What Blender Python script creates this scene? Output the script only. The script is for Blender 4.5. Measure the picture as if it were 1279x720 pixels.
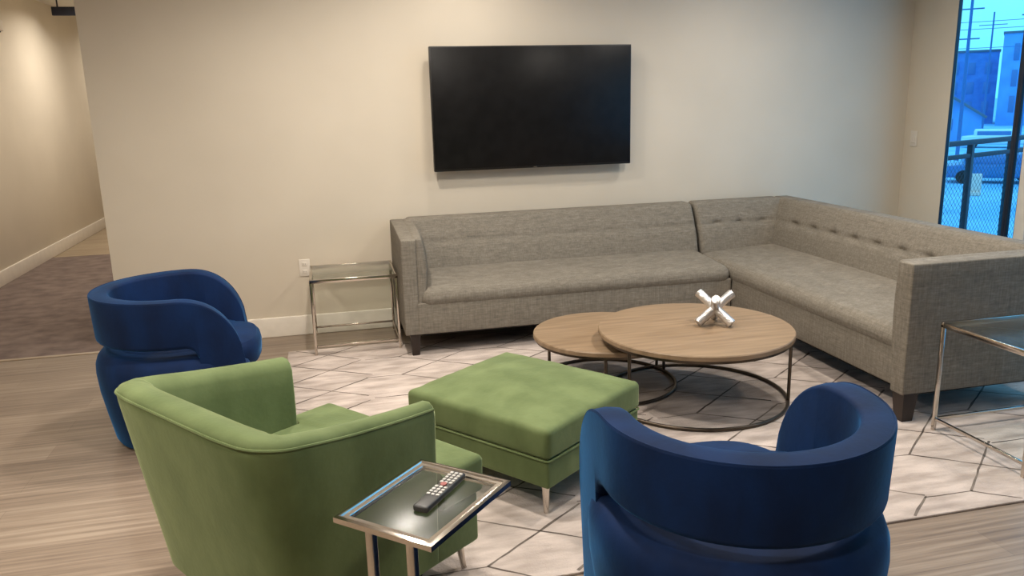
import bpy, bmesh, math, random
from mathutils import Vector, Matrix, noise
random.seed(7)
PI = math.pi
C = bpy.context.scene.collection
for o in list(bpy.data.objects):
    bpy.data.objects.remove(o)

# ------------------------------------------------------------------ camera
F_PX, YAW, PITCH, ROLL, EYE = 995.73, 0.226776, 0.230007, 0.0263015, 1.5
fw = Vector((math.sin(YAW)*math.cos(PITCH), math.cos(YAW)*math.cos(PITCH), -math.sin(PITCH)))
rt0 = Vector((math.cos(YAW), -math.sin(YAW), 0))
dn0 = fw.cross(rt0)
cr, sr = math.cos(ROLL), math.sin(ROLL)
rt = cr*rt0 + sr*dn0
dn = -sr*rt0 + cr*dn0
cam = bpy.data.objects.new('camera', bpy.data.cameras.new('camera'))
C.objects.link(cam)
cam.data.sensor_width = 36
cam.data.sensor_fit = 'HORIZONTAL'
cam.data.lens = 36*F_PX/1279
cam.data.clip_start = 0.05
cam.data.clip_end = 600
mw = Matrix.Identity(4)
for i in range(3):
    mw[i][0], mw[i][1], mw[i][2], mw[i][3] = rt[i], -dn[i], -fw[i], (0, 0, EYE)[i]
cam.matrix_world = mw
bpy.context.scene.camera = cam

# ------------------------------------------------------------------ world, lamps, exposure
world = bpy.data.worlds.new('sky')
bpy.context.scene.world = world
world.use_nodes = True
wn, wl = world.node_tree.nodes, world.node_tree.links
bgn = wn['Background']
tcw = wn.new('ShaderNodeTexCoord')
sepw = wn.new('ShaderNodeSeparateXYZ')
rampw = wn.new('ShaderNodeValToRGB')
wl.new(tcw.outputs['Generated'], sepw.inputs[0])
wl.new(sepw.outputs['Z'], rampw.inputs[0])
e = rampw.color_ramp.elements
e[0].position, e[0].color = 0.0, (0.55, 0.86, 1.0, 1)
e[1].position, e[1].color = 0.14, (0.95, 1.0, 1.0, 1)
wl.new(rampw.outputs[0], bgn.inputs['Color'])
bgn.inputs['Strength'].default_value = 2.0

WARM = (1.0, 0.91, 0.80)
def lamp(name, loc, power, size=0.3, color=WARM, spread=160, rot=(0, 0, 0)):
    l = bpy.data.lights.new(name, 'AREA')
    l.shape = 'DISK'
    l.size = size
    l.energy = power
    l.color = color
    l.spread = math.radians(spread)
    o = bpy.data.objects.new(name, l)
    o.location = loc
    o.rotation_euler = rot
    C.objects.link(o)
    return o
CEIL = 2.7
for (x, y, p, s) in [(0.95, 4.75, 8, 0.16), (2.9, 4.2, 15, 0.16), (0.15, 4.0, 26, 0.16), 
                     (2.2, 3.0, 28, 0.2), (0.2, 2.7, 28, 0.2), (3.5, 2.4, 10, 0.2),
                     (-1.6, 1.6, 34, 0.2), (0.3, 0.5, 20, 0.2), (-1.8, 2.9, 13, 0.2)]:  # the last lamp is added to brighten the floor at left
    lamp('ceiling_downlight', (x, y, CEIL-0.02), p, s)
lamp('hall_downlight', (-2.0, 9.7, CEIL-0.02), 22, 0.5, (1.0, 0.92, 0.82))
lamp('hall_downlight', (-2.1, 12.2, CEIL-0.02), 12, 0.2)
lamp('hall_downlight', (-2.1, 7.3, CEIL-0.02), 19, 0.2, (1.0, 0.92, 0.82))

vs = bpy.context.scene.view_settings
vs.view_transform = 'Standard'
vs.look = 'None'
vs.gamma = 1.0
vs.use_curve_mapping = False
vs.exposure = 0.25

# ------------------------------------------------------------------ materials
def lin(c):
    return tuple((v/12.92 if v <= 0.04045 else ((v+0.055)/1.055)**2.4) for v in [k/255 for k in c]) + (1,)
def newmat(name):
    m = bpy.data.materials.new(name)
    m.use_nodes = True
    return m, m.node_tree.nodes, m.node_tree.links, m.node_tree.nodes['Principled BSDF']
def noisy(name, c1, c2, rough=0.6, scale=(6, 6, 6), detail=4, metallic=0.0, bump=0.0, bscale=None, sheen=0.0,
          sheen_tint=None, spec=0.5, lo=0.35, hi=0.65, coat=0.0):
    m, n, l, b = newmat(name)
    tc = n.new('ShaderNodeTexCoord')
    mp = n.new('ShaderNodeMapping')
    mp.inputs['Scale'].default_value = scale
    nz = n.new('ShaderNodeTexNoise')
    nz.inputs['Scale'].default_value = 1.0
    nz.inputs['Detail'].default_value = detail
    rp = n.new('ShaderNodeValToRGB')
    rp.color_ramp.elements[0].position, rp.color_ramp.elements[0].color = lo, lin(c1)
    rp.color_ramp.elements[1].position, rp.color_ramp.elements[1].color = hi, lin(c2)
    l.new(tc.outputs['Object'], mp.inputs[0])
    l.new(mp.outputs[0], nz.inputs['Vector'])
    l.new(nz.outputs[0], rp.inputs[0])
    l.new(rp.outputs[0], b.inputs['Base Color'])
    b.inputs['Roughness'].default_value = rough
    b.inputs['Metallic'].default_value = metallic
    b.inputs['Specular IOR Level'].default_value = spec
    b.inputs['Coat Weight'].default_value = coat
    if sheen:
        b.inputs['Sheen Weight'].default_value = sheen
        b.inputs['Sheen Roughness'].default_value = 0.35
        if sheen_tint:
            b.inputs['Sheen Tint'].default_value = lin(sheen_tint)
    if bump:
        bp = n.new('ShaderNodeBump')
        bp.inputs['Strength'].default_value = bump
        bp.inputs['Distance'].default_value = 0.01
        if bscale:
            nb = n.new('ShaderNodeTexNoise')
            nb.inputs['Scale'].default_value = bscale
            nb.inputs['Detail'].default_value = 3
            l.new(tc.outputs['Object'], nb.inputs['Vector'])
            l.new(nb.outputs[0], bp.inputs['Height'])
        else:
            l.new(nz.outputs[0], bp.inputs['Height'])
        l.new(bp.outputs[0], b.inputs['Normal'])
    return m

def weave(name, c1, c2, c3):
    """linen-like upholstery: slubs running both ways"""
    m, n, l, b = newmat(name)
    tc = n.new('ShaderNodeTexCoord')
    def band(scale):
        mp = n.new('ShaderNodeMapping')
        mp.inputs['Scale'].default_value = scale
        nz = n.new('ShaderNodeTexNoise')
        nz.inputs['Scale'].default_value = 1
        nz.inputs['Detail'].default_value = 5
        nz.inputs['Roughness'].default_value = 0.7
        l.new(tc.outputs['Object'], mp.inputs[0])
        l.new(mp.outputs[0], nz.inputs['Vector'])
        return nz.outputs[0]
    a = band((150, 150, 10))
    c = band((9, 9, 190))
    d = band((24, 60, 60))
    ad = n.new('ShaderNodeMath'); ad.operation = 'ADD'
    ad2 = n.new('ShaderNodeMath'); ad2.operation = 'ADD'
    dv = n.new('ShaderNodeMath'); dv.operation = 'DIVIDE'; dv.inputs[1].default_value = 3
    l.new(a, ad.inputs[0]); l.new(c, ad.inputs[1])
    l.new(ad.outputs[0], ad2.inputs[0]); l.new(d, ad2.inputs[1]); l.new(ad2.outputs[0], dv.inputs[0])
    rp = n.new('ShaderNodeValToRGB')
    els = rp.color_ramp.elements
    els[0].position, els[0].color = 0.36, lin(c1)
    els[1].position, els[1].color = 0.64, lin(c3)
    q = els.new(0.5); q.color = lin(c2)
    l.new(dv.outputs[0], rp.inputs[0])
    l.new(rp.outputs[0], b.inputs['Base Color'])
    b.inputs['Roughness'].default_value = 0.9
    b.inputs['Specular IOR Level'].default_value = 0.2
    bp = n.new('ShaderNodeBump')
    bp.inputs['Strength'].default_value = 0.25
    bp.inputs['Distance'].default_value = 0.004
    l.new(dv.outputs[0], bp.inputs['Height'])
    l.new(bp.outputs[0], b.inputs['Normal'])
    return m

def planks(name, c1, c2, c3, width=0.16, length=1.3, rough=0.45, rotz=0.0):
    m, n, l, b = newmat(name)
    tc = n.new('ShaderNodeTexCoord')
    mp = n.new('ShaderNodeMapping')
    mp.inputs['Rotation'].default_value = (0, 0, rotz)
    l.new(tc.outputs['Object'], mp.inputs[0])
    br = n.new('ShaderNodeTexBrick')
    br.inputs['Scale'].default_value = 1
    br.inputs['Brick Width'].default_value = length
    br.inputs['Row Height'].default_value = width
    br.inputs['Mortar Size'].default_value = 0.0012
    br.inputs['Color1'].default_value = (0.25, 0.25, 0.25, 1)
    br.inputs['Color2'].default_value = (0.75, 0.75, 0.75, 1)
    br.inputs['Mortar'].default_value = (0.0, 0.0, 0.0, 1)
    br.offset = 0.37
    l.new(mp.outputs[0], br.inputs['Vector'])
    mp2 = n.new('ShaderNodeMapping')
    mp2.inputs['Scale'].default_value = (1.3, 44, 1)
    l.new(mp.outputs[0], mp2.inputs[0])
    nz = n.new('ShaderNodeTexNoise')
    nz.inputs['Scale'].default_value = 1
    nz.inputs['Detail'].default_value = 6
    nz.inputs['Roughness'].default_value = 0.65
    l.new(mp2.outputs[0], nz.inputs['Vector'])
    mx = n.new('ShaderNodeMix'); mx.data_type = 'RGBA'
    mx.inputs[0].default_value = 0.22
    l.new(nz.outputs[0], mx.inputs[6]); l.new(br.outputs['Color'], mx.inputs[7])
    rp = n.new('ShaderNodeValToRGB')
    els = rp.color_ramp.elements
    els[0].position, els[0].color = 0.34, lin(c1)
    els[1].position, els[1].color = 0.66, lin(c3)
    q = els.new(0.5); q.color = lin(c2)
    l.new(mx.outputs[2], rp.inputs[0])
    l.new(rp.outputs[0], b.inputs['Base Color'])
    b.inputs['Roughness'].default_value = rough
    b.inputs['Specular IOR Level'].default_value = 0.4
    return m

def simple(name, c, rough=0.5, metallic=0.0, spec=0.5):
    return noisy(name, tuple(max(0, v-3) for v in c), tuple(min(255, v+3) for v in c), rough, (14, 14, 14), 2, metallic, spec=spec)

def glass(name, tint, fres=1.45, rough=0.0, strength=1.0):
    m, n, l, b = newmat(name)
    n.remove(b)
    out = n['Material Output']
    tr = n.new('ShaderNodeBsdfTransparent')
    gl = n.new('ShaderNodeBsdfGlossy')
    gl.inputs['Roughness'].default_value = rough
    fr = n.new('ShaderNodeFresnel'); fr.inputs['IOR'].default_value = fres
    tc = n.new('ShaderNodeTexCoord')
    nz = n.new('ShaderNodeTexNoise'); nz.inputs['Scale'].default_value = 3
    l.new(tc.outputs['Object'], nz.inputs['Vector'])
    rp = n.new('ShaderNodeValToRGB')
    rp.color_ramp.elements[0].color = tuple(v*0.97 for v in tint) + (1,)
    rp.color_ramp.elements[1].color = tuple(tint) + (1,)
    l.new(nz.outputs[0], rp.inputs[0]); l.new(rp.outputs[0], tr.inputs['Color'])
    mu = n.new('ShaderNodeMath'); mu.operation = 'MULTIPLY'; mu.inputs[1].default_value = strength
    geo = n.new('ShaderNodeNewGeometry')
    inv = n.new('ShaderNodeMath'); inv.operation = 'SUBTRACT'; inv.inputs[0].default_value = 1.0
    l.new(geo.outputs['Backfacing'], inv.inputs[1])
    m2 = n.new('ShaderNodeMath'); m2.operation = 'MULTIPLY'
    l.new(fr.outputs[0], m2.inputs[0]); l.new(inv.outputs[0], m2.inputs[1])
    l.new(m2.outputs[0], mu.inputs[0])
    mx = n.new('ShaderNodeMixShader')
    l.new(mu.outputs[0], mx.inputs[0]); l.new(tr.outputs[0], mx.inputs[1]); l.new(gl.outputs[0], mx.inputs[2])
    l.new(mx.outputs[0], out.inputs['Surface'])
    return m

M = {}
M['wall'] = noisy('wall_paint', (211, 201, 184), (215, 205, 188), 0.7, (2, 2, 2), 2, bump=0.03, bscale=180, spec=0.3)
M['ceiling'] = noisy('ceiling_paint', (228, 224, 214), (232, 228, 220), 0.9, (2, 2, 2), 2)
M['base'] = simple('white_trim_paint', (222, 214, 202), 0.4)
M['floor'] = planks('grey_brown_planks', (112, 98, 86), (140, 124, 109), (164, 149, 133))
M['wood_hall'] = planks('hall_tan_planks', (134, 117, 96), (150, 133, 110), (166, 150, 126))
M['carpet'] = noisy('mauve_brown_carpet', (106, 93, 87), (128, 113, 105), 0.95, (7, 9, 7), 8, bump=0.3, bscale=220, spec=0.1)
M['rug'] = noisy('ivory_rug_pile', (164, 152, 144), (200, 187, 179), 0.95, (5, 16, 5), 9, bump=0.4, bscale=150, spec=0.1)
M['rugline'] = noisy('rug_line_yarn', (74, 66, 62), (128, 118, 110), 0.95, (7, 7, 7), 4, spec=0.1)
M['sofa'] = weave('taupe_linen', (98, 93, 85), (119, 113, 103), (141, 135, 124))
M['green'] = noisy('green_velvet', (88, 102, 64), (106, 120, 79), 0.75, (7, 7, 4), 5, sheen=0.7, sheen_tint=(196, 206, 160), bump=0.08, bscale=60, spec=0.2)
M['blue'] = noisy('navy_velvet', (3, 24, 58), (5, 35, 77), 0.75, (8, 8, 4), 5, sheen=0.55, sheen_tint=(60, 140, 205), bump=0.06, bscale=60, spec=0.2)
M['oak'] = noisy('brown_oak', (120, 99, 76), (146, 124, 99), 0.5, (3, 34, 8), 7, lo=0.3, hi=0.7)
M['espresso'] = simple('espresso_wood', (36, 25, 20), 0.45)
M['dark'] = simple('black_lining', (22, 20, 19), 0.9)
M['bronze'] = noisy('dark_bronze_metal', (70, 62, 54), (96, 86, 76), 0.35, (9, 9, 9), 3, metallic=0.85)
M['chrome'] = noisy('polished_nickel', (196, 188, 178), (212, 204, 194), 0.16, (5, 5, 5), 3, metallic=1.0)
M['hammered'] = noisy('hammered_silver', (206, 204, 204), (226, 224, 224), 0.28, (9, 9, 9), 3, metallic=0.8, bump=0.5, bscale=70)
M['brass_edge'] = noisy('warm_nickel_edge', (176, 150, 124), (194, 168, 140), 0.28, (9, 9, 9), 3, metallic=0.9)
M['glass_top'] = glass('clear_table_glass', (0.90, 0.94, 0.91), 1.45)
M['glass_smoke'] = glass('grey_table_glass', (0.88, 0.91, 0.88), 1.55, 0.28)
M['glass_win'] = glass('daylight_blue_glazing', (0.36, 0.70, 0.93), 1.45, 0.0, 0.5)  # blue cast of the daylight outside is put into the pane tint
M['screen'] = simple('black_screen_glass', (18, 18, 19), 0.35, spec=0.2)
M['bezel'] = simple('black_bezel_plastic', (14, 13, 13), 0.35)
M['plastic_w'] = simple('white_plastic', (214, 206, 194), 0.4)
M['remote'] = simple('charcoal_plastic', (46, 46, 46), 0.4)
M['rubber_l'] = simple('pale_rubber_keys', (186, 184, 180), 0.5)
M['rubber_r'] = simple('red_rubber_key', (150, 80, 76), 0.5)
M['sign'] = simple('navy_sign_face', (26, 32, 52), 0.5)
M['frame_dark'] = simple('dark_window_frame', (22, 34, 52), 0.45)
M['rail'] = simple('black_railing_paint', (40, 52, 66), 0.5)
M['concrete'] = noisy('grey_concrete', (150, 152, 154), (176, 178, 178), 0.9, (1, 1, 1), 6)
M['street'] = noisy('hazy_blue_street', (120, 176, 214), (160, 204, 230), 0.9, (0.3, 0.3, 1), 6)  # blue outdoor light and haze painted into the street colour
M['brick_far'] = noisy('hazy_blue_brick', (76, 122, 184), (96, 142, 200), 0.9, (0.8, 0.8, 1.4), 6)  # grey violet brick, its colour shifted to blue for the haze
M['stucco_far'] = noisy('hazy_blue_stucco', (96, 152, 210), (116, 170, 222), 0.9, (0.5, 0.5, 0.5), 4)  # azure haze over the pale walls is mixed into this colour
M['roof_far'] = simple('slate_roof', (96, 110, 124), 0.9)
M['pane_far'] = simple('far_window_pane', (78, 120, 170), 0.4)  # lightened towards blue, so the haze is in the pane colour
M['pole_far'] = simple('hazy_blue_pole', (66, 112, 160), 0.9)  # timber and wires coloured blue to carry the outdoor haze
M['car_w'] = simple('white_car_paint', (225, 228, 230), 0.3)
M['car_d'] = simple('blue_car_paint', (70, 120, 170), 0.3)
M['orange'] = simple('orange_barrier_plastic', (246, 206, 186), 0.6)
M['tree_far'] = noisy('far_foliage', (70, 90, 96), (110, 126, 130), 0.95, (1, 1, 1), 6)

# ------------------------------------------------------------------ mesh helpers
class MB:
    def __init__(self):
        self.bm = bmesh.new()
        self.mi = 0
    def face(self, vs):
        try:
            f = self.bm.faces.new(vs)
            f.material_index = self.mi
            f.smooth = True
            return f
        except ValueError:
            return None
    def rbox(self, lo, hi, r=0.01, n=(1, 1, 1), k=4, fn=None):
        lo, hi = Vector(lo), Vector(hi)
        r = min(r, *[(hi[i]-lo[i])/2*0.999 for i in range(3)])
        def ax(i):
            a, b = lo[i], hi[i]
            st = [r*(1-math.cos(PI/2*j/k)) for j in range(k)]
            inner = [a+r+(b-a-2*r)*j/n[i] for j in range(n[i]+1)]
            L = [a+s for s in st] + inner + [b-s for s in reversed(st)]
            out = []
            for v in L:
                if not out or v-out[-1] > 1e-6:
                    out.append(v)
            return out
        A = [ax(0), ax(1), ax(2)]
        N = [len(a)-1 for a in A]
        cache = {}
        def vert(i, j, kk):
            key = (i, j, kk)
            if key in cache:
                return cache[key]
            p = Vector((A[0][i], A[1][j], A[2][kk]))
            q = Vector([min(max(p[t], lo[t]+r), hi[t]-r) for t in range(3)])
            d = p-q
            if d.length > 1e-9:
                p = q + d.normalized()*r
            if fn:
                p = fn(p.copy())
            cache[key] = self.bm.verts.new(p)
            return cache[key]
        for i in range(N[0]):
            for j in range(N[1]):
                self.face([vert(i, j, 0), vert(i, j+1, 0), vert(i+1, j+1, 0), vert(i+1, j, 0)])
                self.face([vert(i, j, N[2]), vert(i+1, j, N[2]), vert(i+1, j+1, N[2]), vert(i, j+1, N[2])])
        for i in range(N[0]):
            for j in range(N[2]):
                self.face([vert(i, 0, j), vert(i+1, 0, j), vert(i+1, 0, j+1), vert(i, 0, j+1)])
                self.face([vert(i, N[1], j), vert(i, N[1], j+1), vert(i+1, N[1], j+1), vert(i+1, N[1], j)])
        for i in range(N[1]):
            for j in range(N[2]):
                self.face([vert(0, i, j), vert(0, i, j+1), vert(0, i+1, j+1), vert(0, i+1, j)])
                self.face([vert(N[0], i, j), vert(N[0], i+1, j), vert(N[0], i+1, j+1), vert(N[0], i, j+1)])
        return self
    def box(self, lo, hi):
        return self.rbox(lo, hi, 0.0005, k=1)
    def loft(self, rings, closed=True, cap=True, loop=False):
        R = [[self.bm.verts.new(p) for p in ring] for ring in rings]
        m = len(R[0])
        pairs = list(zip(R[:-1], R[1:])) + ([(R[-1], R[0])] if loop else [])
        for a, b in pairs:
            for j in range(m if closed else m-1):
                self.face([a[j], a[(j+1) % m], b[(j+1) % m], b[j]])
        if cap and not loop:
            self.face(list(reversed(R[0])))
            self.face(R[-1])
        return self
    def tube(self, pts, r, seg=8, loop=False, up=Vector((0, 0, 1))):
        pts = [Vector(p) for p in pts]
        rs = r if isinstance(r, (list, tuple)) else [r]*len(pts)
        rings = []
        n = len(pts)
        for i, p in enumerate(pts):
            a = pts[(i-1) % n] if (loop or i > 0) else p
            b = pts[(i+1) % n] if (loop or i < n-1) else p
            d = (b-a).normalized()
            u = up if abs(d.dot(up)) < 0.95 else Vector((1, 0, 0))
            s = d.cross(u).normalized()
            t = s.cross(d).normalized()
            rings.append([p + rs[i]*(math.cos(2*PI*j/seg)*s + math.sin(2*PI*j/seg)*t) for j in range(seg)])
        return self.loft(rings, loop=loop)
    def lathe(self, prof, c=(0, 0), seg=64):
        rings = []
        for (r, z) in prof:
            rings.append([Vector((c[0]+r*math.cos(2*PI*j/seg), c[1]+r*math.sin(2*PI*j/seg), z)) for j in range(seg)])
        return self.loft(rings)
    def bar(self, a, b, w, h=None, bev=0.002):
        """square bar from a to b"""
        a, b = Vector(a), Vector(b)
        h = h or w
        d = b-a
        L = d.length
        m2 = MB()
        m2.rbox((-w/2, -h/2, 0), (w/2, h/2, L), bev, k=2)
        d.normalize()
        u = Vector((0, 0, 1)) if abs(d.z) < 0.95 else Vector((0, 1, 0))
        s = u.cross(d).normalized()
        t = d.cross(s)
        mm = Matrix((s, t, d)).transposed().to_4x4()
        mm.translation = a
        m2.bm.transform(mm)
        me = bpy.data.meshes.new('tmp')
        m2.bm.to_mesh(me)
        m2.bm.free()
        for p in me.polygons:
            p.material_index = self.mi
        self.bm.from_mesh(me)
        bpy.data.meshes.remove(me)
        return self
    def build(self, name, mats, parent=None, sharp=38):
        bmesh.ops.recalc_face_normals(self.bm, faces=self.bm.faces)
        me = bpy.data.meshes.new(name)
        self.bm.to_mesh(me)
        self.bm.free()
        if not isinstance(mats, (list, tuple)):
            mats = [mats]
        for m in mats:
            me.materials.append(m)
        for p in me.polygons:
            p.use_smooth = True
        me.set_sharp_from_angle(angle=math.radians(sharp))
        o = bpy.data.objects.new(name, me)
        C.objects.link(o)
        if parent:
            o.parent = parent
        return o
def tag(o, label, cat, group=None):
    o['label'] = label
    o['category'] = cat
    if group:
        o['group'] = group
    return o
def thing(name, label, cat, loc=(0, 0, 0), rz=0.0, group=None):
    o = bpy.data.objects.new(name, None)
    o.location = loc
    o.rotation_euler = (0, 0, rz)
    o.empty_display_size = 0.1
    C.objects.link(o)
    return tag(o, label, cat, group)
def struct(name, mb, m):
    o = mb.build(name, m)
    o['kind'] = 'structure'
    return o
def kids(o):
    return [c for c in bpy.data.objects if c.parent == o]
def copy_tree(o, parent=None):
    c = o.copy()
    C.objects.link(c)
    if parent:
        c.parent = parent
    for ch in kids(o):
        copy_tree(ch, c)
    return c
def gauss(d, s):
    return math.exp(-(d/s)**2)

# ------------------------------------------------------------------ room shell
WY = 5.38          # face of the television wall
WXL = -1.345       # its free left end
WXR = 4.37         # face of the window wall
HX = -2.89         # face of the hall wall
YF = -2.6
struct('floor', MB().box((HX-0.2, YF-0.2, -0.12), (WXR+0.12, WY, 0)), M['floor'])
struct('floor_hall_carpet', MB().box((HX-0.2, WY, -0.12), (WXL+0.2, 9.25, 0.004)), M['carpet'])
struct('floor_hall_wood', MB().box((HX-0.2, 9.25, -0.12), (WXL+0.2, 13.2, 0)), M['wood_hall'])
struct('trim_1', MB().box((HX, WY-0.035, 0), (WXL, WY, 0.006)), M['wood_hall'])
struct('trim_2', MB().box((HX, 9.25, 0), (WXL, 9.29, 0.006)), M['wood_hall'])
struct('ceiling', MB().box((HX-0.2, YF-0.2, CEIL), (WXR+0.12, 13.2, CEIL+0.12)), M['ceiling'])
struct('wall_back', MB().box((WXL, WY, 0), (WXR+0.12, WY+0.14, CEIL)), M['wall'])
struct('wall_left', MB().box((HX-0.14, YF, 0), (HX, 13.2, CEIL)), M['wall'])
struct('wall_hall_right', MB().box((WXL, WY+0.14, 0), (WXL+0.14, 13.2, CEIL)), M['wall'])
struct('wall_hall_end', MB().box((HX, 13.0, 0), (WXL, 13.14, CEIL)), M['wall'])
struct('wall_front', MB().box((HX, YF-0.14, 0), (WXR, YF, CEIL)), M['wall'])
# window wall: solid pier next to the corner, then floor-to-ceiling glazing
WIN1 = (4.40, 4.95)
WINZ = 2.5
wr = MB()
wr.box((WXR, WIN1[1], 0), (WXR+0.035, WY, CEIL))
wr.box((WXR, 1.2, WINZ), (WXR+0.12, WIN1[1], CEIL))
wr.box((WXR, YF, 0), (WXR+0.12, 1.2, CEIL))
struct('wall_right', wr, M['wall'])
def baseb(name, lo, hi):
    struct(name, MB().rbox(lo, hi, 0.006, k=3), M['base'])
baseb('baseboard_back', (WXL, WY-0.016, 0), (WXR, WY, 0.135))
baseb('baseboard_left', (HX, YF, 0), (HX+0.016, 13.0, 0.135))
baseb('baseboard_right', (WXR-0.016, WIN1[1], 0), (WXR, WY-0.016, 0.135))
baseb('baseboard_hall_right', (WXL-0.016, WY, 0), (WXL, 13.0, 0.135))
def window(name, y0, y1, w=0.03, wj=0.03):
    root = bpy.data.objects.new(name, None)
    root.location = (WXR, (y0+y1)/2, 0)
    C.objects.link(root)
    root['kind'] = 'structure'
    hw = (y1-y0)/2
    m = MB()
    m.rbox((0.002, -hw, 0), (0.030, -hw+w, WINZ), 0.004, k=2)
    m.rbox((0.002, hw-wj, 0), (0.030, hw, WINZ), 0.004, k=2)
    m.rbox((0.002, -hw, 0), (0.030, hw, 0.04), 0.004, k=2)
    m.rbox((0.002, -hw, WINZ-0.05), (0.030, hw, WINZ), 0.004, k=2)
    m.build('window_frame', M['frame_dark'], root)
    g = MB().box((0.010, -hw+w-0.004, 0.036), (0.018, hw-wj+0.003, WINZ-0.046))
    g.build('window_pane', M['glass_win'], root)
    return root
window('window_1', 4.36, WIN1[1], 0.026, 0.003)
window('window_2', 4.27, 4.36, 0.016, 0.012)
struct('trim_3', MB().rbox((WXR-0.012, 4.19, 0), (WXR+0.12, 4.27, WINZ), 0.004, k=2), M['base'])
window('window_3', 2.8, 4.19, 0.03, 0.03)
struct('trim_4', MB().rbox((WXR-0.012, 2.7, 0), (WXR+0.12, 2.8, WINZ), 0.004, k=2), M['base'])
window('window_4', 1.2, 2.7, 0.03, 0.03)

# ------------------------------------------------------------------ area rug
RUG = (-0.30, 2.20, 3.75, 4.97)
RT = 0.010
rm = MB()
rm.rbox((RUG[0], RUG[1], 0), (RUG[2], RUG[3], RT), 0.004, n=(20, 14, 1), k=2)
rm.mi = 1
def clipseg(a, b):
    t0, t1 = 0.0, 1.0
    d = (b[0]-a[0], b[1]-a[1])
    for p, q in ((-d[0], a[0]-RUG[0]-0.01), (d[0], RUG[2]-0.01-a[0]), (-d[1], a[1]-RUG[1]-0.01), (d[1], RUG[3]-0.01-a[1])):
        if abs(p) < 1e-9:
            if q < 0: return None
        else:
            t = q/p
            if p < 0: t0 = max(t0, t)
            else: t1 = min(t1, t)
    if t0 >= t1: return None
    return (a[0]+d[0]*t0, a[1]+d[1]*t0), (a[0]+d[0]*t1, a[1]+d[1]*t1)
def strip(a, b, w):
    cs = clipseg(a, b)
    if not cs: return
    a, b = Vector(cs[0]), Vector(cs[1])
    d = (b-a)
    L = d.length
    if L < 0.02: return
    nn = Vector((-d.y, d.x))/L
    k = max(2, int(L/0.05))
    top, bot = [], []
    for i in range(k+1):
        p = a+d*i/k + nn*random.uniform(-0.002, 0.002)
        ww = w*random.uniform(0.6, 1.25)
        top.append(rm.bm.verts.new((p.x+nn.x*ww, p.y+nn.y*ww, RT+0.0006)))
        bot.append(rm.bm.verts.new((p.x-nn.x*ww, p.y-nn.y*ww, RT+0.0006)))
    for i in range(k):
        rm.face([bot[i], bot[i+1], top[i+1], top[i]])
PX, PY = 0.63, 0.335
for i in range(-6, 5):
    for j in range(-3, 10):
        ax_, ay_ = 2.31+PX*i + random.uniform(-.02, .02) - 0.01*j, 2.31+PY*j
        jit = lambda: random.uniform(-0.02, 0.02)
        strip((ax_, ay_), (ax_+0.43+jit(), ay_+PY+jit()), 0.0048)
        strip((ax_, ay_), (ax_+0.43+jit(), ay_-PY*0.9+jit()), 0.0042)
        strip((ax_, ay_), (ax_-0.20, ay_+jit()*0.3), 0.0034)
tag(rm.build('area_rug', [M['rug'], M['rugline']]), 'ivory area rug with thin dark geometric lines under the seating group', 'rug')

# ------------------------------------------------------------------ sectional sofa
LEGZ = 0.145
def tapered_leg(x, y, top=0.062, bot=0.044, z0=RT, z1=LEGZ+0.005):
    m = MB()
    rings = []
    for (s, z) in ((bot, z0), (bot*1.02, z0+0.01), (top, z1)):
        h = s/2
        rings.append([Vector((x-h, y-h, z)), Vector((x+h, y-h, z)), Vector((x+h, y+h, z)), Vector((x-h, y+h, z))])
    return m.loft(rings)
def tuft(p, pts, amp, sig, axis):
    for q in pts:
        du, dv = p[axis[0]]-q[0], p[axis[1]]-q[1]
        if abs(du) < sig*4 and abs(dv) < sig*3:
            return amp*gauss(du, sig*1.5)*gauss(dv, sig*0.6)
    return 0.0

# ---- long section along the wall
SX0, SX1, SY0, SY1 = 0.405, 2.536, 4.62, 5.345
O = Vector((1.48, 4.98, 0))
s1 = thing('sectional_sofa', 'long taupe sofa section with left arm standing along the wall under the television', 'sofa', O, 0, 'taupe sectional sofa pieces')
def L(v): return (v[0]-O[0], v[1]-O[1], v[2])
def addsec(parent, name, mb, mat):
    mb.bm.transform(Matrix.Translation(-O))
    return mb.build(name, mat, parent)
base = MB().rbox((SX0+0.08, SY0-0.004, LEGZ), (SX1, SY1-0.02, 0.338), 0.008, k=3)
addsec(s1, 'base_frame', base, M['sofa'])
addsec(s1, 'dust_cover', MB().box((SX0+0.03, SY0+0.05, LEGZ-0.02), (SX1-0.02, SY1-0.04, LEGZ+0.002)), M['dark'])
seat_pts = [(0.72+0.235*i, y) for i in range(8) for y in (4.80, 4.97)]
def seatfn(p):
    x, y, z = p
    if z > 0.36:
        u = (y-SY0)/(5.14-SY0)
        z += 0.035*max(0, min(1, u))            # seat rises to the back
        z += 0.012*(1-((x-1.53)/1.01)**2)*max(0, 1-((u-.5)/.5)**2)
        z -= tuft((x, y, z), seat_pts, 0.008, 0.03, (0, 1))
    return Vector((x, y, z))
addsec(s1, 'seat', MB().rbox((SX0+0.10, SY0-0.014, 0.300), (SX1, 5.14, 0.422), 0.06, n=(90, 24, 2), k=5, fn=seatfn), M['sofa'])
back_pts = [(0.72+0.235*i, 0.615) for i in range(8)]
def backfn(p):
    x, y, z = p
    t = (z-0.42)/0.345
    f = (5.345-y)/0.25        # 1 at the front face
    y += 0.145*max(0, t)*max(0, min(1, f))
    if f > 0.5:
        y -= 0.022*math.sin(PI*max(0, min(1, t)))
        y += 0.006*gauss(z-0.615, 0.02)
        y += tuft((x, y, z), back_pts, 0.008, 0.026, (0, 2))
    return Vector((x, y, z))
addsec(s1, 'backrest', MB().rbox((SX0+0.10, 5.085, 0.40), (SX1, 5.345, 0.765), 0.028, n=(100, 3, 24), k=4, fn=backfn), M['sofa'])
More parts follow.
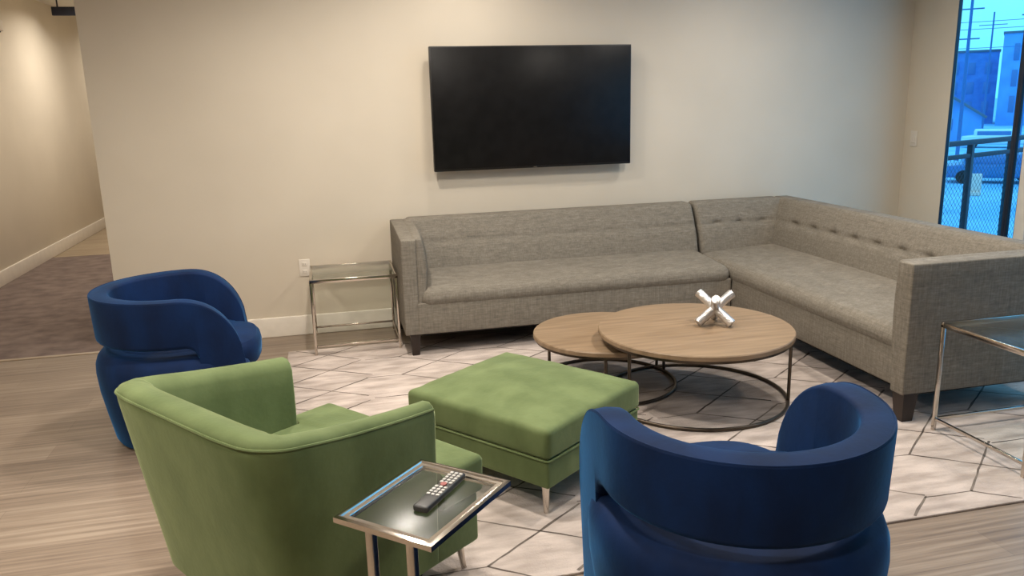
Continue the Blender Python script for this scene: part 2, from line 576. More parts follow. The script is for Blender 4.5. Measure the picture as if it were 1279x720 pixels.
def armfn(p):
    p.z -= 0.028*max(0, (5.1-p.y)/0.5)*max(0, (p.z-0.5)/0.25)
    return p
addsec(s1, 'arm', MB().rbox((SX0, SY0, LEGZ), (SX0+0.088, SY1, 0.752), 0.008, n=(1, 8, 8), k=3, fn=armfn), M['sofa'])
def padfn(p):
    # inner pad: swells towards the seat, fades to nothing at the front panel
    u = (p.y-SY0)/(SY1-SY0); v = (p.z-0.30)/0.45
    f = (p.x-(SX0+0.07))/0.035
    p.x += 0.082*max(0, f)*math.sin(PI*min(1, max(0, 0.12+0.75*v)))**0.8*min(1, 0.5+1.3*u)
    return armfn(p)
addsec(s1, 'arm_pad', MB().rbox((SX0+0.07, SY0+0.012, 0.30), (SX0+0.105, SY1-0.02, 0.757), 0.016, n=(1, 12, 12), k=4, fn=padfn), M['sofa'])
for (x, y) in ((SX0+0.060, SY0+0.045), (SX0+0.045, SY1-0.06), (SX1-0.06, SY0+0.05), (SX1-0.06, SY1-0.06)):
    addsec(s1, 'leg', tapered_leg(x, y), M['espresso'])

# ---- corner section running towards the camera
RX0, RX1, RY0, RY1 = 2.544, 3.36, 2.935, 5.345
O = Vector((2.96, 4.1, 0))
s2 = thing('sectional_sofa', 'taupe corner sofa section with right arm running from the wall corner towards the camera', 'sofa', O, 0, 'taupe sectional sofa pieces')
addsec(s2, 'base_frame', MB().rbox((RX0, RY0+0.08, LEGZ), (RX1-0.02, RY1-0.02, 0.338), 0.008, k=3), M['sofa'])
addsec(s2, 'dust_cover', MB().box((RX0+0.03, RY0+0.04, LEGZ-0.02), (RX1-0.04, RY1-0.04, LEGZ+0.002)), M['dark'])
seat2 = [(x, 3.20+0.235*i) for i in range(8) for x in (2.72, 2.90)]
def seat2fn(p):
    x, y, z = p
    if z > 0.36:
        u = (x-RX0)/(3.15-RX0)
        z += 0.035*max(0, min(1, u))
        z += 0.012*max(0, 1-((y-4.1)/1.1)**2)*max(0, 1-((u-.5)/.5)**2)
        z -= tuft((x, y, z), seat2, 0.013, 0.03, (0, 1))
    return Vector((x, y, z))
addsec(s2, 'seat', MB().rbox((RX0-0.010, RY0+0.08, 0.300), (3.16, 5.14, 0.422), 0.06, n=(30, 100, 2), k=5, fn=seat2fn), M['sofa'])
b2_pts = [(3.20+0.215*i, 0.615) for i in range(9)]
def back2fn(p):
    x, y, z = p
    t = (z-0.42)/0.345
    f = (RX1-x)/0.25
    x += 0.145*max(0, t)*max(0, min(1, f))
    if f > 0.5:
        x -= 0.022*math.sin(PI*max(0, min(1, t)))
        x += 0.006*gauss(z-0.615, 0.02)
        x += tuft((x, y, z), b2_pts, 0.020, 0.028, (1, 2))
    return Vector((x, y, z))
addsec(s2, 'backrest', MB().rbox((RX1-0.26, RY0+0.07, 0.40), (RX1, RY1, 0.765), 0.028, n=(3, 110, 24), k=4, fn=back2fn), M['sofa'])
b3_pts = [(2.70, 0.615), (2.88, 0.615), (3.06, 0.615)]
def back3fn(p):
    x, y, z = p
    t = (z-0.42)/0.345
    f = (5.345-y)/0.25
    y += 0.145*max(0, t)*max(0, min(1, f))
    if x > 2.9:
        x += 0.15*max(0, t)*(x-2.9)/0.2
    if f > 0.5:
        y -= 0.022*math.sin(PI*max(0, min(1, t)))
        y += 0.006*gauss(z-0.615, 0.02)
        y += tuft((x, y, z), b3_pts, 0.018, 0.026, (0, 2))
    return Vector((x, y, z))
addsec(s2, 'backrest', MB().rbox((RX0+0.012, 5.085, 0.40), (3.11, 5.345, 0.765), 0.028, n=(30, 3, 24), k=4, fn=back3fn), M['sofa'])
def arm2fn(p):
    return p
addsec(s2, 'arm', MB().rbox((RX0-0.055, RY0, LEGZ), (RX1-0.005, RY0+0.085, 0.757), 0.008, n=(8, 1, 8), k=3), M['sofa'])
def pad2fn(p):
    u = (p.x-(RX0-0.055))/(RX1-RX0); v = (p.z-0.30)/0.45
    f = (p.y-(RY0+0.07))/0.035
    p.y += 0.055*max(0, f)*math.sin(PI*min(1, max(0, 0.12+0.75*v)))**0.8*min(1, 0.35+1.6*u)
    return p
addsec(s2, 'arm_pad', MB().rbox((RX0-0.045, RY0+0.07, 0.30), (RX1-0.02, RY0+0.105, 0.760), 0.016, n=(12, 1, 12), k=4, fn=pad2fn), M['sofa'])
for (x, y) in ((RX0-0.005, RY0+0.04), (RX1-0.06, RY0+0.05), (RX0+0.06, RY1-0.06), (RX1-0.06, RY1-0.06)):
    addsec(s2, 'leg', tapered_leg(x, y, 0.078, 0.056), M['espresso'])

# ------------------------------------------------------------------ nesting coffee tables
def coffee_table(label, c, r, ztop, legs):
    t = thing('coffee_table', label, 'coffee table', (c[0], c[1], RT), 0, 'nesting round coffee tables')
    zt = ztop-RT
    th = 0.027
    MB().lathe([(0.0005, zt-th), (r-0.006, zt-th), (r, zt-th+0.004), (r, zt-0.005), (r-0.004, zt), (0.0005, zt)], seg=96).build('tabletop', M['oak'], t)
    MB().lathe([(r-0.028, zt-th-0.014), (r-0.012, zt-th-0.014), (r-0.012, zt-th+0.001), (r-0.028, zt-th+0.001)], seg=96).build('apron_ring', M['bronze'], t)
    rr = r-0.02
    MB().tube([(rr*math.cos(2*PI*i/96), rr*math.sin(2*PI*i/96), 0.009) for i in range(96)], 0.009, 10, loop=True).build('base_ring', M['bronze'], t)
    for a in legs:
        x, y = rr*math.cos(math.radians(a)), rr*math.sin(math.radians(a))
        MB().tube([(x, y, 0.008), (x, y, zt-th)], 0.0085, 10).build('leg', M['bronze'], t)
    return t
coffee_table('larger and taller round brown oak coffee table on a dark metal ring base', (1.751, 3.539), 0.481, 0.376, (-30, -156, 90))
coffee_table('smaller and lower round brown oak coffee table tucked under the larger one', (1.397, 3.858), 0.388, 0.300, (-110, 130, 10))

# silver jack ornament on the larger table
jz = 0.376
R_ = 0.023; H_ = 0.118
Jc = Vector((1.862, 3.545, jz + H_/math.sqrt(3) + R_*math.sqrt(2/3)))
jk = thing('jack_sculpture', 'hammered silver jack shaped ornament of crossed rods on the large coffee table', 'ornament', (Jc.x, Jc.y, jz))
view_az = math.atan2(Jc.y, Jc.x) + math.radians(2)
for i in range(3):
    az = view_az + i*2*PI/3
    d = Vector((math.cos(az)*math.sqrt(2/3), math.sin(az)*math.sqrt(2/3), -math.sqrt(1/3)))
    cc = Vector((0, 0, Jc.z-jz))
    pts, rs = [], []
    for q, rr_ in ((-1, .80), (-.985, .96), (-.95, 1), (-.5, .97), (0, .95), (.5, .97), (.95, 1), (.985, .96), (1, .80)):
        pts.append(cc+d*H_*q); rs.append(R_*rr_)
    MB().tube(pts, rs, 20).build('rod', M['hammered'], jk)
MB().lathe([(0.0005, Jc.z-jz-0.026), (0.018, Jc.z-jz-0.018), (0.026, Jc.z-jz), (0.018, Jc.z-jz+0.018), (0.0005, Jc.z-jz+0.026)], seg=24).build('hub', M['hammered'], jk)

# ------------------------------------------------------------------ box frame side tables
def side_table(label, x0, x1, y0, y1, z, base):
    cx, cy = (x0+x1)/2, (y0+y1)/2
    t = thing('side_table', label, 'side table', (cx, cy, base), 0, 'glass topped metal side tables by the sofa')
    a, b = (x1-x0)/2, (y1-y0)/2
    w = 0.016
    zz = z-base
    for (sx, sy) in ((-1, -1), (1, -1), (1, 1), (-1, 1)):
        MB().bar((sx*(a-w/2), sy*(b-w/2), 0), (sx*(a-w/2), sy*(b-w/2), zz-0.012), w).build('leg', M['chrome'], t)
    tr = MB()
    for z_ in (zz-0.013,):
        tr.bar((-a, -b+w/2, z_), (a, -b+w/2, z_), w, 0.024)
        tr.bar((-a, b-w/2, z_), (a, b-w/2, z_), w, 0.024)
        tr.bar((-a+w/2, -b+w, z_), (-a+w/2, b-w, z_), w, 0.024)
        tr.bar((a-w/2, -b+w, z_), (a-w/2, b-w, z_), w, 0.024)
    tr.build('top_frame', M['chrome'], t)
    for (p, q) in (((-a+w, -b+w/2), (a-w, -b+w/2)), ((-a+w, b-w/2), (a-w, b-w/2)), ((-a+w/2, -b+w), (-a+w/2, b-w)), ((a-w/2, -b+w), (a-w/2, b-w))):
        MB().bar((p[0], p[1], 0.055), (q[0], q[1], 0.055), 0.013).build('stretcher', M['chrome'], t)
    MB().rbox((-a+w, -b+w, zz-0.011), (a-w, b-w, zz-0.002), 0.002, k=2).build('glass_top', M['glass_smoke'], t)
    return t
side_table('square metal framed glass side table against the wall left of the sofa', -0.135, 0.395, 4.83, 5.30, 0.485, RT)
side_table('metal framed glass side table in front of the right sofa arm', 2.575, 3.11, 2.34, 2.84, 0.515, RT)

# ------------------------------------------------------------------ wall television
tvx0, tvx1, tvz0, tvz1 = 0.715, 2.09, 1.058, 1.856
tv = thing('television', 'large black flat television hanging on the beige wall above the sofa', 'television', ((tvx0+tvx1)/2, 5.30, tvz0))
hw, th = (tvx1-tvx0)/2, tvz1-tvz0
MB().rbox((-hw, -0.02, 0), (hw, 0.022, th), 0.004, k=2).build('housing', M['bezel'], tv)
MB().rbox((-hw+0.008, -0.0225, 0.014), (hw-0.008, -0.018, th-0.008), 0.001, k=1).build('screen', M['screen'], tv)
MB().rbox((-0.30, 0.022, 0.2), (0.30, 0.078, 0.6), 0.004, k=2).build('wall_mount', M['bezel'], tv)
MB().rbox((-0.012, -0.0235, 0.004), (0.012, -0.0195, 0.009), 0.001, k=1).build('badge', M['chrome'], tv)

# ------------------------------------------------------------------ outlet, switch, hall fittings
ot = thing('wall_outlet', 'white wall outlet plate just above the left glass side table', 'outlet', (-0.17, WY, 0.40))
MB().rbox((-0.036, -0.006, 0), (0.036, 0, 0.115), 0.003, k=2).build('plate', M['plastic_w'], ot)
for z in (0.032, 0.083):
    k = MB().rbox((-0.017, -0.009, z-0.014), (0.017, -0.004, z+0.014), 0.003, k=2).build('socket', M['plastic_w'], ot)
    for x in (-0.006, 0.006):
        MB().box((x-0.001, -0.0095, z-0.004), (x+0.001, -0.0085, z+0.005)).build('slot', M['dark'], k)
sw = thing('light_switch', 'pale light switch on the narrow wall beside the window', 'light switch', (WXR, 5.27, 1.09))
MB().rbox((-0.006, -0.036, 0), (0, 0.036, 0.115), 0.003, k=2).build('plate', M['plastic_w'], sw)
MB().rbox((-0.010, -0.016, 0.026), (-0.004, 0.016, 0.089), 0.002, k=2).build('rocker', M['plastic_w'], sw)
hs = thing('hanging_sign', 'dark navy rectangular sign hanging from the hall ceiling', 'sign', (-2.53, 10.0, CEIL))
MB().rbox((-0.20, -0.02, -0.165), (0.20, 0.02, -0.075), 0.005, k=2).build('sign_board', M['sign'], hs)
for x in (-0.14, 0.14):
    MB().tube([(x, 0, -0.078), (x, 0, 0)], 0.008, 8).build('hanger', M['sign'], hs)
em = thing('emergency_light', 'small white emergency light box high on the hall wall', 'emergency light', (HX, 8.68, 2.27))
MB().rbox((0, -0.11, 0), (0.055, 0.11, 0.10), 0.01, k=3).build('housing', M['plastic_w'], em)
MB().rbox((0.012, -0.10, -0.012), (0.030, 0.10, 0.002), 0.004, k=2).build('lens', M['dark'], em)

# ------------------------------------------------------------------ green ottoman
ot_c, ot_a = (0.734, 3.012), 0.6543
ow, od = 0.645, 0.725
og = thing('ottoman', 'green velvet ottoman with seamed cushion top in the middle of the rug', 'ottoman', (ot_c[0], ot_c[1], RT), ot_a)
zt, zs, zb = 0.352, 0.232, 0.120
MB().rbox((-ow/2+0.006, -od/2+0.006, zb), (ow/2-0.006, od/2-0.006, zs), 0.012, n=(4, 4, 2), k=4).build('base', M['green'], og)
def cush(p):
    u, v = p.x/(ow/2), p.y/(od/2)
    if p.z > zs+0.06:
        p.z += 0.030*max(0, (1-u*u))*max(0, (1-v*v))
        p.z += 0.0035*noise.noise(Vector((p.x*14, p.y*14, 3)))
        for (qx, qy, ang) in ((-0.20, -0.05, 0.3), (-0.24, -0.13, 0.5), (-0.17, 0.02, 0.2)):
            dx, dy = p.x-qx, p.y-qy
            a_ = dx*math.cos(ang)+dy*math.sin(ang); b_ = -dx*math.sin(ang)+dy*math.cos(ang)
            p.z -= 0.004*gauss(a_, 0.06)*gauss(b_, 0.012)
    return p
MB().rbox((-ow/2, -od/2, zs), (ow/2, od/2, zt), 0.024, n=(30, 30, 3), k=5, fn=cush).build('cushion', M['green'], og)
def welt(hx, hy, z, r, rad=0.02):
    pts = []
    for (sx, sy, a0) in ((1, 1, 0), (-1, 1, 90), (-1, -1, 180), (1, -1, 270)):
        for i in range(6):
            a = math.radians(a0+90*i/5)
            pts.append((sx*(hx-rad)+rad*math.cos(a), sy*(hy-rad)+rad*math.sin(a), z))
    return MB().tube(pts, r, 6, loop=True)
welt(ow/2-0.001, od/2-0.001, zs, 0.004).build('welt', M['green'], og)
def metal_leg(x, y, z1, splay=0.006, r1=0.017, r0=0.010):
    sx, sy = (1 if x > 0 else -1), (1 if y > 0 else -1)
    return MB().tube([(x+sx*splay, y+sy*splay, 0), (x+sx*splay*.9, y+sy*splay*.9, 0.006), (x, y, z1)], [r0, r0, r1], 14)
for sx in (-1, 1):
    for sy in (-1, 1):
        metal_leg(sx*(ow/2-0.055), sy*(od/2-0.055), zb+0.004).build('leg', M['chrome'], og)

# ------------------------------------------------------------------ green tub armchair
GA = math.radians(37)
gc = thing('tub_armchair', 'green velvet tub armchair with flared back seen from behind', 'armchair', (-0.122, 2.357, 0), GA)
# plan outline of the shell: right arm front -> round the back -> left arm front
def catmull(P, n):
    out = []
    for i in range(len(P)-1):
        p0 = P[max(0, i-1)]; p1 = P[i]; p2 = P[i+1]; p3 = P[min(len(P)-1, i+2)]
        for j in range(n):
            t = j/n
            out.append(tuple(0.5*((2*p1[k])+(-p0[k]+p2[k])*t+(2*p0[k]-5*p1[k]+4*p2[k]-p3[k])*t*t+(-p0[k]+3*p1[k]-3*p2[k]+p3[k])*t**3) for k in range(len(p1))))
    out.append(tuple(P[-1]))
    return out
# control: (x_top, y_top, x_bottom, y_bottom, z_top, thickness)
half = [(0.190, 0.362, 0.185, 0.350, 0.655, 0.072),
        (0.060, 0.372, 0.060, 0.352, 0.668, 0.078),
        (-0.120, 0.382, -0.100, 0.350, 0.690, 0.086),
        (-0.260, 0.386, -0.215, 0.345, 0.712, 0.098),
        (-0.335, 0.375, -0.270, 0.330, 0.722, 0.106),
        (-0.392, 0.322, -0.310, 0.285, 0.729, 0.110),
        (-0.410, 0.230, -0.322, 0.200, 0.732, 0.110),
        (-0.413, 0.110, -0.326, 0.090, 0.733, 0.110)]
half = [(a, b*1.055, c, d*1.055, z, t) for (a, b, c, d, z, t) in half]
ctrl = [(a, -b, c, -d, z, t) for (a, b, c, d, z, t) in half] + [(-0.413, 0, -0.327, 0, 0.733, 0.110)] + list(reversed(half))
st = catmull(ctrl, 6)
rings = []
NS = len(st)
for i, s in enumerate(st):
    a = st[max(0, i-1)]; b = st[min(NS-1, i+1)]
    tx, ty = b[0]-a[0], b[1]-a[1]
    ln = math.hypot(tx, ty)
    inn = Vector((-ty/ln, tx/ln))
    # keep the inward normal pointing to the chair's middle
    mid = Vector((0.05, 0))-Vector((s[0], s[1]))
    if inn.dot(mid) < 0: inn = -inn
    top, bot = Vector((s[0], s[1])), Vector((s[2], s[3]))
    zt_, t = s[4], s[5]
    ZB = 0.135
    def at(z, off):
        k = (z-ZB)/(zt_-ZB)
        p = bot.lerp(top, k) + inn*off
        return Vector((p.x, p.y, z))
    ring = [at(ZB, 0.0), at(0.25, 0), at(0.38, 0), at(0.52, 0), at(zt_-0.045, 0), at(zt_-0.020, 0.002), at(zt_-0.006, 0.012),
            at(zt_+0.002, t*0.32), at(zt_, t*0.62), at(zt_-0.012, t*0.86), at(zt_-0.035, t), at(zt_-0.09, t*1.02), at(0.52, t*1.02), at(0.38, t*1.0), at(0.25, t), at(ZB, t)]
    rings.append(ring)
def shrink(ring, k, dx):
    c = sum(ring, Vector())/len(ring)
    return [Vector((c.x+(p.x-c.x)*k+dx, c.y+(p.y-c.y)*k, c.z+(p.z-c.z)*(1-(1-k)*0.25))) for p in ring]
rings = [shrink(rings[0], 0.62, 0.011), shrink(rings[0], 0.90, 0.007)] + rings + [shrink(rings[-1], 0.90, 0.007), shrink(rings[-1], 0.62, 0.011)]
MB().loft(rings).build('shell', M['green'], gc, sharp=60)
# piping along the outer rim
MB().tube([r[5]+Vector((0, 0, 0.001)) for r in rings[2:-2]], 0.0042, 6).build('piping', M['green'], gc)
MB().rbox((-0.20, -0.368, 0.125), (0.377, 0.368, 0.30), 0.015, n=(4, 4, 2), k=4).build('seat_base', M['green'], gc)
def gseat(p):
    u, v = (p.x-0.08)/0.32, p.y/0.36
    if p.z > 0.36:
        p.z += 0.022*max(0, 1-u*u)*max(0, 1-v*v)
    # T-cushion: narrower between the arms
    if p.x < 0.20:
        p.y *= 0.80
    return p
MB().rbox((-0.24, -0.388, 0.30), (0.392, 0.388, 0.425), 0.022, n=(40, 16, 3), k=5, fn=gseat).build('seat_cushion', M['green'], gc)
for (x, y) in ((0.345, -0.295), (0.345, 0.295), (-0.25, -0.26), (-0.25, 0.26)):
    z0 = RT if x > 0 else 0.0
    m = metal_leg(x, y, 0.14, 0.014, 0.015, 0.009)
    m.bm.transform(Matrix.Translation((0, 0, z0)))
    m.build('leg', M['chrome'], gc)

# ------------------------------------------------------------------ C table with remote
cz = 0.58
ca = 0.8219
ctb = thing('c_side_table', 'small nickel framed glass C shaped table beside the green armchair', 'side table', (0.178, 1.7534, 0), ca)
w2, d2 = 0.343/2, 0.2757/2
fm = MB()
prof = [(0.0, -0.015), (0.0, -0.002), (0.004, 0.0), (0.012, 0.0), (0.014, -0.003), (0.026, -0.004), (0.028, -0.007), (0.028, -0.015)]
rings = []
for (sx, sy) in ((1, 1), (-1, 1), (-1, -1), (1, -1)):
    rings.append([Vector((sx*(w2-o), sy*(d2-o), cz+z)) for (o, z) in prof])
fm.loft(rings, loop=True)
fm.build('top_frame', M['chrome'], ctb)
MB().rbox((-w2+0.024, -d2+0.024, cz-0.014), (w2-0.024, d2-0.024, cz-0.007), 0.002, k=2).build('glass_top', M['glass_smoke'], ctb)
for y in (-0.058, 0.058):
    MB().bar((-w2+0.035, y, 0.02), (-w2+0.035, y, cz-0.018), 0.02).build('leg', M['chrome'], ctb)
cb = MB()
for y in (-d2+0.02, d2-0.02):
    cb.bar((-w2+0.02, y, 0.011), (w2-0.03, y, 0.011), 0.02)
cb.bar((-w2+0.035, -d2+0.01, 0.011), (-w2+0.035, d2-0.01, 0.011), 0.02)
cb.build('floor_base', M['chrome'], ctb)

rmx0, rmy0 = Vector((0.152, 1.688)), Vector((0.282, 1.856))
rd = (rmy0-rmx0)
rc = (rmx0+rmy0)/2
rlen = 0.195
rmt = thing('remote_control', 'slim dark remote control with pale keys lying on the glass C table', 'remote control', (rc.x, rc.y, cz-0.007), math.atan2(rd.y, rd.x))
MB().rbox((-rlen/2, -0.020, 0), (rlen/2, 0.020, 0.017), 0.006, n=(6, 2, 1), k=4).build('body', M['remote'], rmt)
kx = -0.035
btn = None
for i in range(10):
    for j in (-1, 0, 1):
        if i in (4,) and j != 0: continue
        x = kx+0.013*i
        if btn is None:
            btn = MB().rbox((-0.0042, -0.0045, 0), (0.0042, 0.0045, 0.003), 0.0012, k=2).build('button', M['rubber_l'], rmt)
            btn.location = (x, j*0.0125, 0.0165)
        else:
            b_ = btn.copy(); C.objects.link(b_); b_.location = (x, j*0.0125, 0.0165)
rb = MB().lathe([(0.0005, 0), (0.0085, 0), (0.008, 0.003), (0.0005, 0.0035)], (kx+0.013*4, 0), 20).build('navigation_ring', M['rubber_r'], rmt)
rb.location = (0, 0, 0.0185)

# ------------------------------------------------------------------ blue barrel chairs
def barrel_chair(label, loc, rz):
    t = thing('barrel_chair', label, 'armchair', loc, rz, 'navy velvet barrel chairs')
    R = 0.381; LN = 0.275; TH = 0.085
    ZT, ZS = 0.705, 0.49
    # path of the band's outer line: arm front -> back -> arm front, by signed length
    path = []
    NA = 26
    def arm(y_sign, x):
        return Vector((x, y_sign*(R-0.14*x*x)))
    xs = [LN*(1-(1-i/NA)**1.0) for i in range(NA+1)]
    for x in reversed(xs[1:]):
        path.append((arm(-1, x), x))
    NB = 64
    for i in range(NB+1):
        a = -PI/2 - PI*i/NB
        path.append((Vector((R*math.cos(a), R*math.sin(a))), R*math.cos(a)))
    for x in xs[1:]:
        path.append((arm(1, x), x))
    def ztop(x):
        x0 = 0.0
        if x <= x0: return ZT
        u = (x-x0)/(LN-x0)
        return 0.40 + (ZT-0.40)*max(0.0, 1-u**2.3)**0.5
    def zbot(x):
        xs_, rad = 0.085, 0.05          # slot closes at the arm
        if x <= xs_-rad: return ZS
        if x >= xs_: return 0.03
        u = (x-(xs_-rad))/rad
        return ZS - rad*(1-math.sqrt(max(0, 1-u*u)))
    # denser stations near the slot end: insert one right at the step
    P = []
    for i, (p, x) in enumerate(path):
        P.append((p, x, zbot(x)))
        if i < len(path)-1:
            x2 = path[i+1][1]
            if (zbot(x) > 0.2) != (zbot(x2) > 0.2):
                q = p.lerp(path[i+1][0], 0.5)
                first, second = ((ZS-0.05, 0.03) if zbot(x) > 0.2 else (0.03, ZS-0.05))
                P.append((q, (x+x2)/2, first)); P.append((q+(path[i+1][0]-p)*0.001, (x+x2)/2, second))
    rings = []
    NP = len(P)
    for i, (p, x, zb_) in enumerate(P):
        a = P[max(0, i-3)][0]; b = P[min(NP-1, i+3)][0]
        tg = (b-a).normalized()
        inn = Vector((-tg.y, tg.x))
        if inn.dot(Vector((0.05, 0))-p) < 0: inn = -inn
        zt2 = ztop(x)
        r = 0.022
        pts = []
        for (o0, z0, a0) in ((r, zb_+r, 180), (r, zt2-r, 90), (TH-r, zt2-r, 0), (TH-r, zb_+r, -90)):
            pass
        def P3(o, z):
            q = p+inn*o
            # the band leans out slightly towards its top
            q = q + inn*(0.022*(ZT-z)/0.6)
            return Vector((q.x, q.y, z))
        seq = []
        for k in range(5):
            an = PI+ (PI/2)*(1-k/4); seq.append((r+r*math.cos(an), zb_+r+r*math.sin(an)))
        seq.append((0, zb_*0.6+zt2*0.4)); 
        rt_ = 0.007
        for k in range(5):
            an = PI-(PI/2)*k/4; seq.append((rt_+rt_*math.cos(an), zt2-rt_+rt_*math.sin(an)))
        seq.append((TH*0.5, zt2+0.004))
        ri = 0.013
        for k in range(5):
            an = PI/2-(PI/2)*k/4; seq.append((TH-ri+ri*math.cos(an), zt2-ri+ri*math.sin(an)))
        seq.append((TH, zb_*0.6+zt2*0.4))
        for k in range(5):
            an = -(PI/2)*k/4; seq.append((TH-r+r*math.cos(an), zb_+r+r*math.sin(an)))
        rings.append([P3(o, z) for (o, z) in seq])
    def shr(ring, k, dx):
        c = sum(ring, Vector())/len(ring)
        return [Vector((c.x+(q.x-c.x)*k+dx, c.y+(q.y-c.y)*k, c.z+(q.z-c.z)*(1-(1-k)*0.12))) for q in ring]
    rings = [shr(rings[0], 0.45, 0.020), shr(rings[0], 0.82, 0.014)] + rings + [shr(rings[-1], 0.82, 0.014), shr(rings[-1], 0.45, 0.020)]
    MB().loft(rings).build('back_band', M['blue'], t, sharp=50)
    MB().tube([r[9]+Vector((0, 0, -0.0005)) for r in rings[2:-2]], 0.003, 6).build('piping', M['blue'], t)
    # upholstered drum under the seat (horseshoe plan)
    def plan(k, front, n=72):
        pts = []
        for i in range(n):
            a = 2*PI*i/n
            c_, s_ = math.cos(a), math.sin(a)
            if c_ <= 0:
                pts.append((R*k*c_, R*k*s_))
            else:
                pts.append((front*abs(c_)**0.55, R*k*(abs(s_)**0.75)*(1 if s_ > 0 else -1)))
        return pts
    rings = []
    for (k, z) in ((0.62, 0.012), (0.885, 0.013), (0.91, 0.03), (0.96, 0.14), (1.01, 0.26), (1.025, 0.34), (1.018, 0.385), (0.99, 0.415), (0.945, 0.435), (0.87, 0.445), (0.60, 0.448)):
        rings.append([Vector((x, y, z)) for (x, y) in plan(k, 0.27*min(1, k+0.03))])
    MB().loft(rings).build('seat_drum', M['blue'], t)
    MB().lathe([(0.0005, 0.0), (0.24, 0.0), (0.245, 0.003), (0.245, 0.02), (0.0005, 0.02)], (-0.02, 0), 48).build('plinth', M['dark'], t)
    # seat cushion: domed, reaching past the arms in front
    rings = []
    for (k, z) in ((0.80, 0.33), (0.955, 0.335), (0.99, 0.36), (1.0, 0.40), (0.985, 0.428), (0.94, 0.448), (0.7, 0.463), (0.35, 0.468), (0.02, 0.469)):
        ring = []
        for i in range(64):
            a = 2*PI*i/64
            c_, s_ = math.cos(a), math.sin(a)
            hx = 0.345 if c_ > 0 else 0.30
            ex = 0.62 if c_ > 0 else 0.9
            ring.append(Vector((hx*k*(abs(c_)**ex)*(1 if c_ > 0 else -1), 0.262*k*(abs(s_)**ex)*(1 if s_ > 0 else -1), z)))
        rings.append(ring)
    MB().loft(rings).build('seat_cushion', M['blue'], t)
    return t
bc = barrel_chair('navy velvet barrel chair at lower right seen from behind near the rug edge', (1.026, 1.802, 0), math.radians(89))
bl = copy_tree(bc)
bl.location = (-0.70, 3.90, 0)
bl.rotation_euler = (0, 0, math.radians(4))
bl['label'] = 'navy velvet barrel chair at left behind the green armchair, seen from its side'

# ------------------------------------------------------------------ balcony and street outside
BD = Vector((0.936, 0.352, 0))
B0 = Vector((4.55, 5.29, 0))
bal = MB()
poly = [(WXR+0.12, 1.0), (9.0, 1.0), (9.0, 6.95), (WXR+0.12, 5.24)]
bal.loft([[Vector((x, y, -0.22)) for x, y in poly], [Vector((x, y, -0.06)) for x, y in poly]])
struct('floor_balcony', bal, M['concrete'])
rl = thing('balcony_railing', 'dark metal balcony railing with wire mesh seen through the window', 'railing', (B0.x, B0.y, -0.06), math.atan2(BD.y, BD.x))
RL = 4.4
MB().rbox((-0.03, -0.022, 1.125), (RL, 0.022, 1.165), 0.005, k=2).build('top_rail', M['rail'], rl)
MB().rbox((-0.03, -0.016, 1.02), (RL, 0.016, 1.055), 0.005, k=2).build('middle_rail', M['rail'], rl)
MB().rbox((-0.03, -0.016, 0.08), (RL, 0.016, 0.115), 0.005, k=2).build('bottom_rail', M['rail'], rl)
for x in (0.59, 1.25, 1.92, 2.6, 3.3, 4.0):
    MB().rbox((x-0.022, -0.022, 0), (x+0.022, 0.022, 1.13), 0.004, k=2).build('post', M['rail'], rl)
mesh = MB()
z0, z1 = 0.11, 1.03
stp = 0.055
def wire(a, b):
    a, b = Vector(a), Vector(b)
    d = (b-a).normalized(); nn = Vector((0, 1, 0)); s = d.cross(nn)*0.0015; t = nn*0.0015
    mesh.loft([[p+s, p+t, p-s, p-t] for p in (a, b)], cap=False)
i = -int((z1-z0)/stp)-1
while i*stp < 4.2:
    x = i*stp
    for (xa, xb) in ((x, x+(z1-z0)), (x+(z1-z0), x)):
        za, zb2 = z0, z1
        lo_, hi_ = 0.0, 4.2
        p, q = Vector((xa, 0, za)), Vector((xb, 0, zb2))
        def cut(p, q):
            d = q-p
            t0, t1 = 0, 1
            ta, tb = (lo_-p.x)/d.x, (hi_-p.x)/d.x
            t0 = max(t0, min(ta, tb)); t1 = min(t1, max(ta, tb))
            return (p+d*t0, p+d*t1) if t1-t0 > 0.01 else None
        c_ = cut(p, q)
        if c_: wire(*c_)
    i += 1
mesh.build('wire_mesh', M['rail'], rl)

GZ = -3.0
struct('ground_street', MB().box((8, -60, GZ-0.3), (330, 330, GZ)), M['street'])
def dirp(u_deg, D):
    a = math.radians(u_deg)
    return D*math.sin(a), D*math.cos(a)
def facing(name, label, cat, az, D, group=None):
    x, y = dirp(az, D)
    return thing(name, label, cat, (x, y, GZ), -math.radians(az), group)   # local +y points away from the house
# brick block, centre left beyond the street
b1 = facing('apartment_building', 'grey violet brick building in the distance behind the gabled house', 'building', 42.75, 125)
MB().box((-6, 0, 0), (2.4, 10, 9.2)).build('wall', M['brick_far'], b1)
MB().box((-6.1, -0.1, 9.2), (2.5, 10.1, 9.5)).build('roof', M['roof_far'], b1)
for i in range(4):
    for j in range(3):
        MB().box((-4.8+1.9*i, -0.06, 1.4+2.5*j), (-4.0+1.9*i, 0.02, 2.9+2.5*j)).build('window', M['pane_far'], b1)
b2 = facing('office_building', 'taller pale blue building with upright window bays at right of the view', 'building', 45.0, 118)
MB().box((-2.1, 0, 0), (9, 10, 11.0)).build('wall', M['stucco_far'], b2)
MB().box((-2.2, -0.1, 11.0), (9.1, 10.1, 11.25)).build('roof', M['roof_far'], b2)
for i in range(5):
    for j in range(3):
        MB().box((-0.9+1.5*i, -0.06, 1.6+3.1*j), (-0.3+1.5*i, 0.02, 3.6+3.1*j)).build('window', M['pane_far'], b2)
b3 = facing('gabled_house', 'low gabled house with pale end wall just beyond the railing at left', 'house', 41.6, 82)
gm = MB()
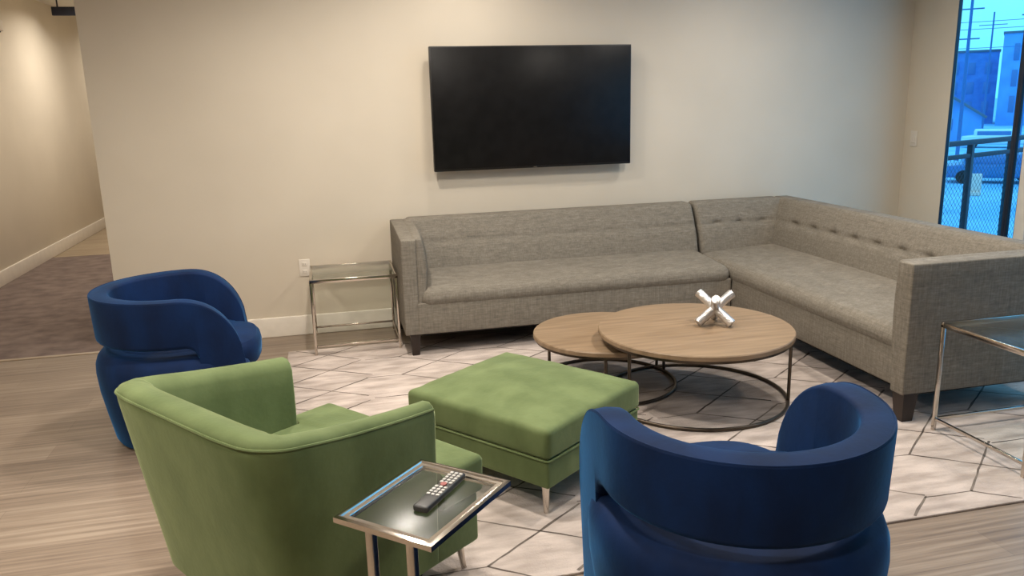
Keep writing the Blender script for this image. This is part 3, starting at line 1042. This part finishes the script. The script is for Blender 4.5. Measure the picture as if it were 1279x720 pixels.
rings = [[Vector((x, y, z)) for (x, z) in ((-2.6, 0), (2.4, 0), (2.4, 2.2), (-0.2, 3.9), (-2.6, 2.4))] for y in (0, 8)]
gm.loft(rings); gm.build('wall', M['stucco_far'], b3)
rf = MB()
rf.bar((-0.2, -0.3, 4.02), (2.75, -0.3, 2.08), 0.3, 0.22); rf.bar((-0.2, -0.3, 4.02), (-2.9, -0.3, 2.32), 0.3, 0.22)
rf.build('roof', M['roof_far'], b3)
MB().box((-0.5, -0.05, 1.0), (0.2, 0.02, 2.0)).build('window', M['pane_far'], b3)
def pole(label, az, D, h, arms):
    t = facing('utility_pole', label, 'utility pole', az, D, 'utility poles along the street')
    MB().tube([(0, 0, 0), (0, 0, h)], [0.12, 0.08], 8).build('pole', M['pole_far'], t)
    for z, w in arms:
        MB().rbox((-w, -0.04, z-0.04), (w, 0.04, z+0.04), 0.01, k=1).build('crossarm', M['pole_far'], t)
    return t
pole('tall utility pole at the left of the window view', 42.15, 60, 10.2, [(9.4, 0.7), (7.6, 0.6)])
pole('distant thin utility pole standing between the two larger poles', 43.35, 110, 13.0, [(11.6, 1.4)])
pole('utility pole at the right of the window view beside the window frame', 45.3, 62, 9.6, [(9.0, 0.6)])
wr_ = facing('power_lines', 'thin power lines strung high between the utility poles', 'power lines', 43.5, 68)
for (z, k) in ((9.4, 0), (8.9, 1), (7.6, 2)):
    MB().tube([(-14+1.0*i, 0, z-0.25*math.sin(PI*i/28)) for i in range(29)], 0.02, 5).build('wire', M['pole_far'], wr_)
def car(label, az, D, m, rz=0.0):
    t = facing('car', label, 'car', az, D, 'cars parked on the street outside')
    t.rotation_euler.z += rz
    def body(p):
        if p.z > 0.85:
            p.x *= 0.62
            p.y *= 0.85
        return p
    MB().rbox((-2.2, -0.9, 0.28), (2.2, 0.9, 1.42), 0.16, n=(12, 4, 8), k=3, fn=body).build('body', m, t)
    MB().rbox((-1.15, -0.79, 0.98), (1.15, 0.79, 1.30), 0.05, k=2).build('window', M['pane_far'], t)
    for sx in (-1.35, 1.35):
        for sy in (-0.86, 0.86):
            w_ = MB()
            w_.lathe([(0.001, -0.1), (0.3, -0.1), (0.33, -0.06), (0.33, 0.06), (0.3, 0.1), (0.001, 0.1)], seg=18)
            w_.bm.transform(Matrix.Translation((sx, sy, 0.33)) @ Matrix.Rotation(PI/2, 4, 'X'))
            w_.build('wheel', M['dark'], t)
car('white car parked in the street beyond the balcony railing', 44.0, 74, M['car_w'])
car('dark blue car parked in the street just below the railing line', 44.2, 46, M['car_d'], 0.1)
ob = facing('safety_barrier', 'pale orange safety barrier standing in the street below the balcony', 'barrier', 43.2, 40)
MB().rbox((-0.3, -0.2, 0), (0.3, 0.2, 0.18), 0.05, k=2).build('foot', M['orange'], ob)
MB().rbox((-0.3, -0.08, 0.15), (0.3, 0.08, 0.95), 0.05, k=2).build('panel', M['orange'], ob)
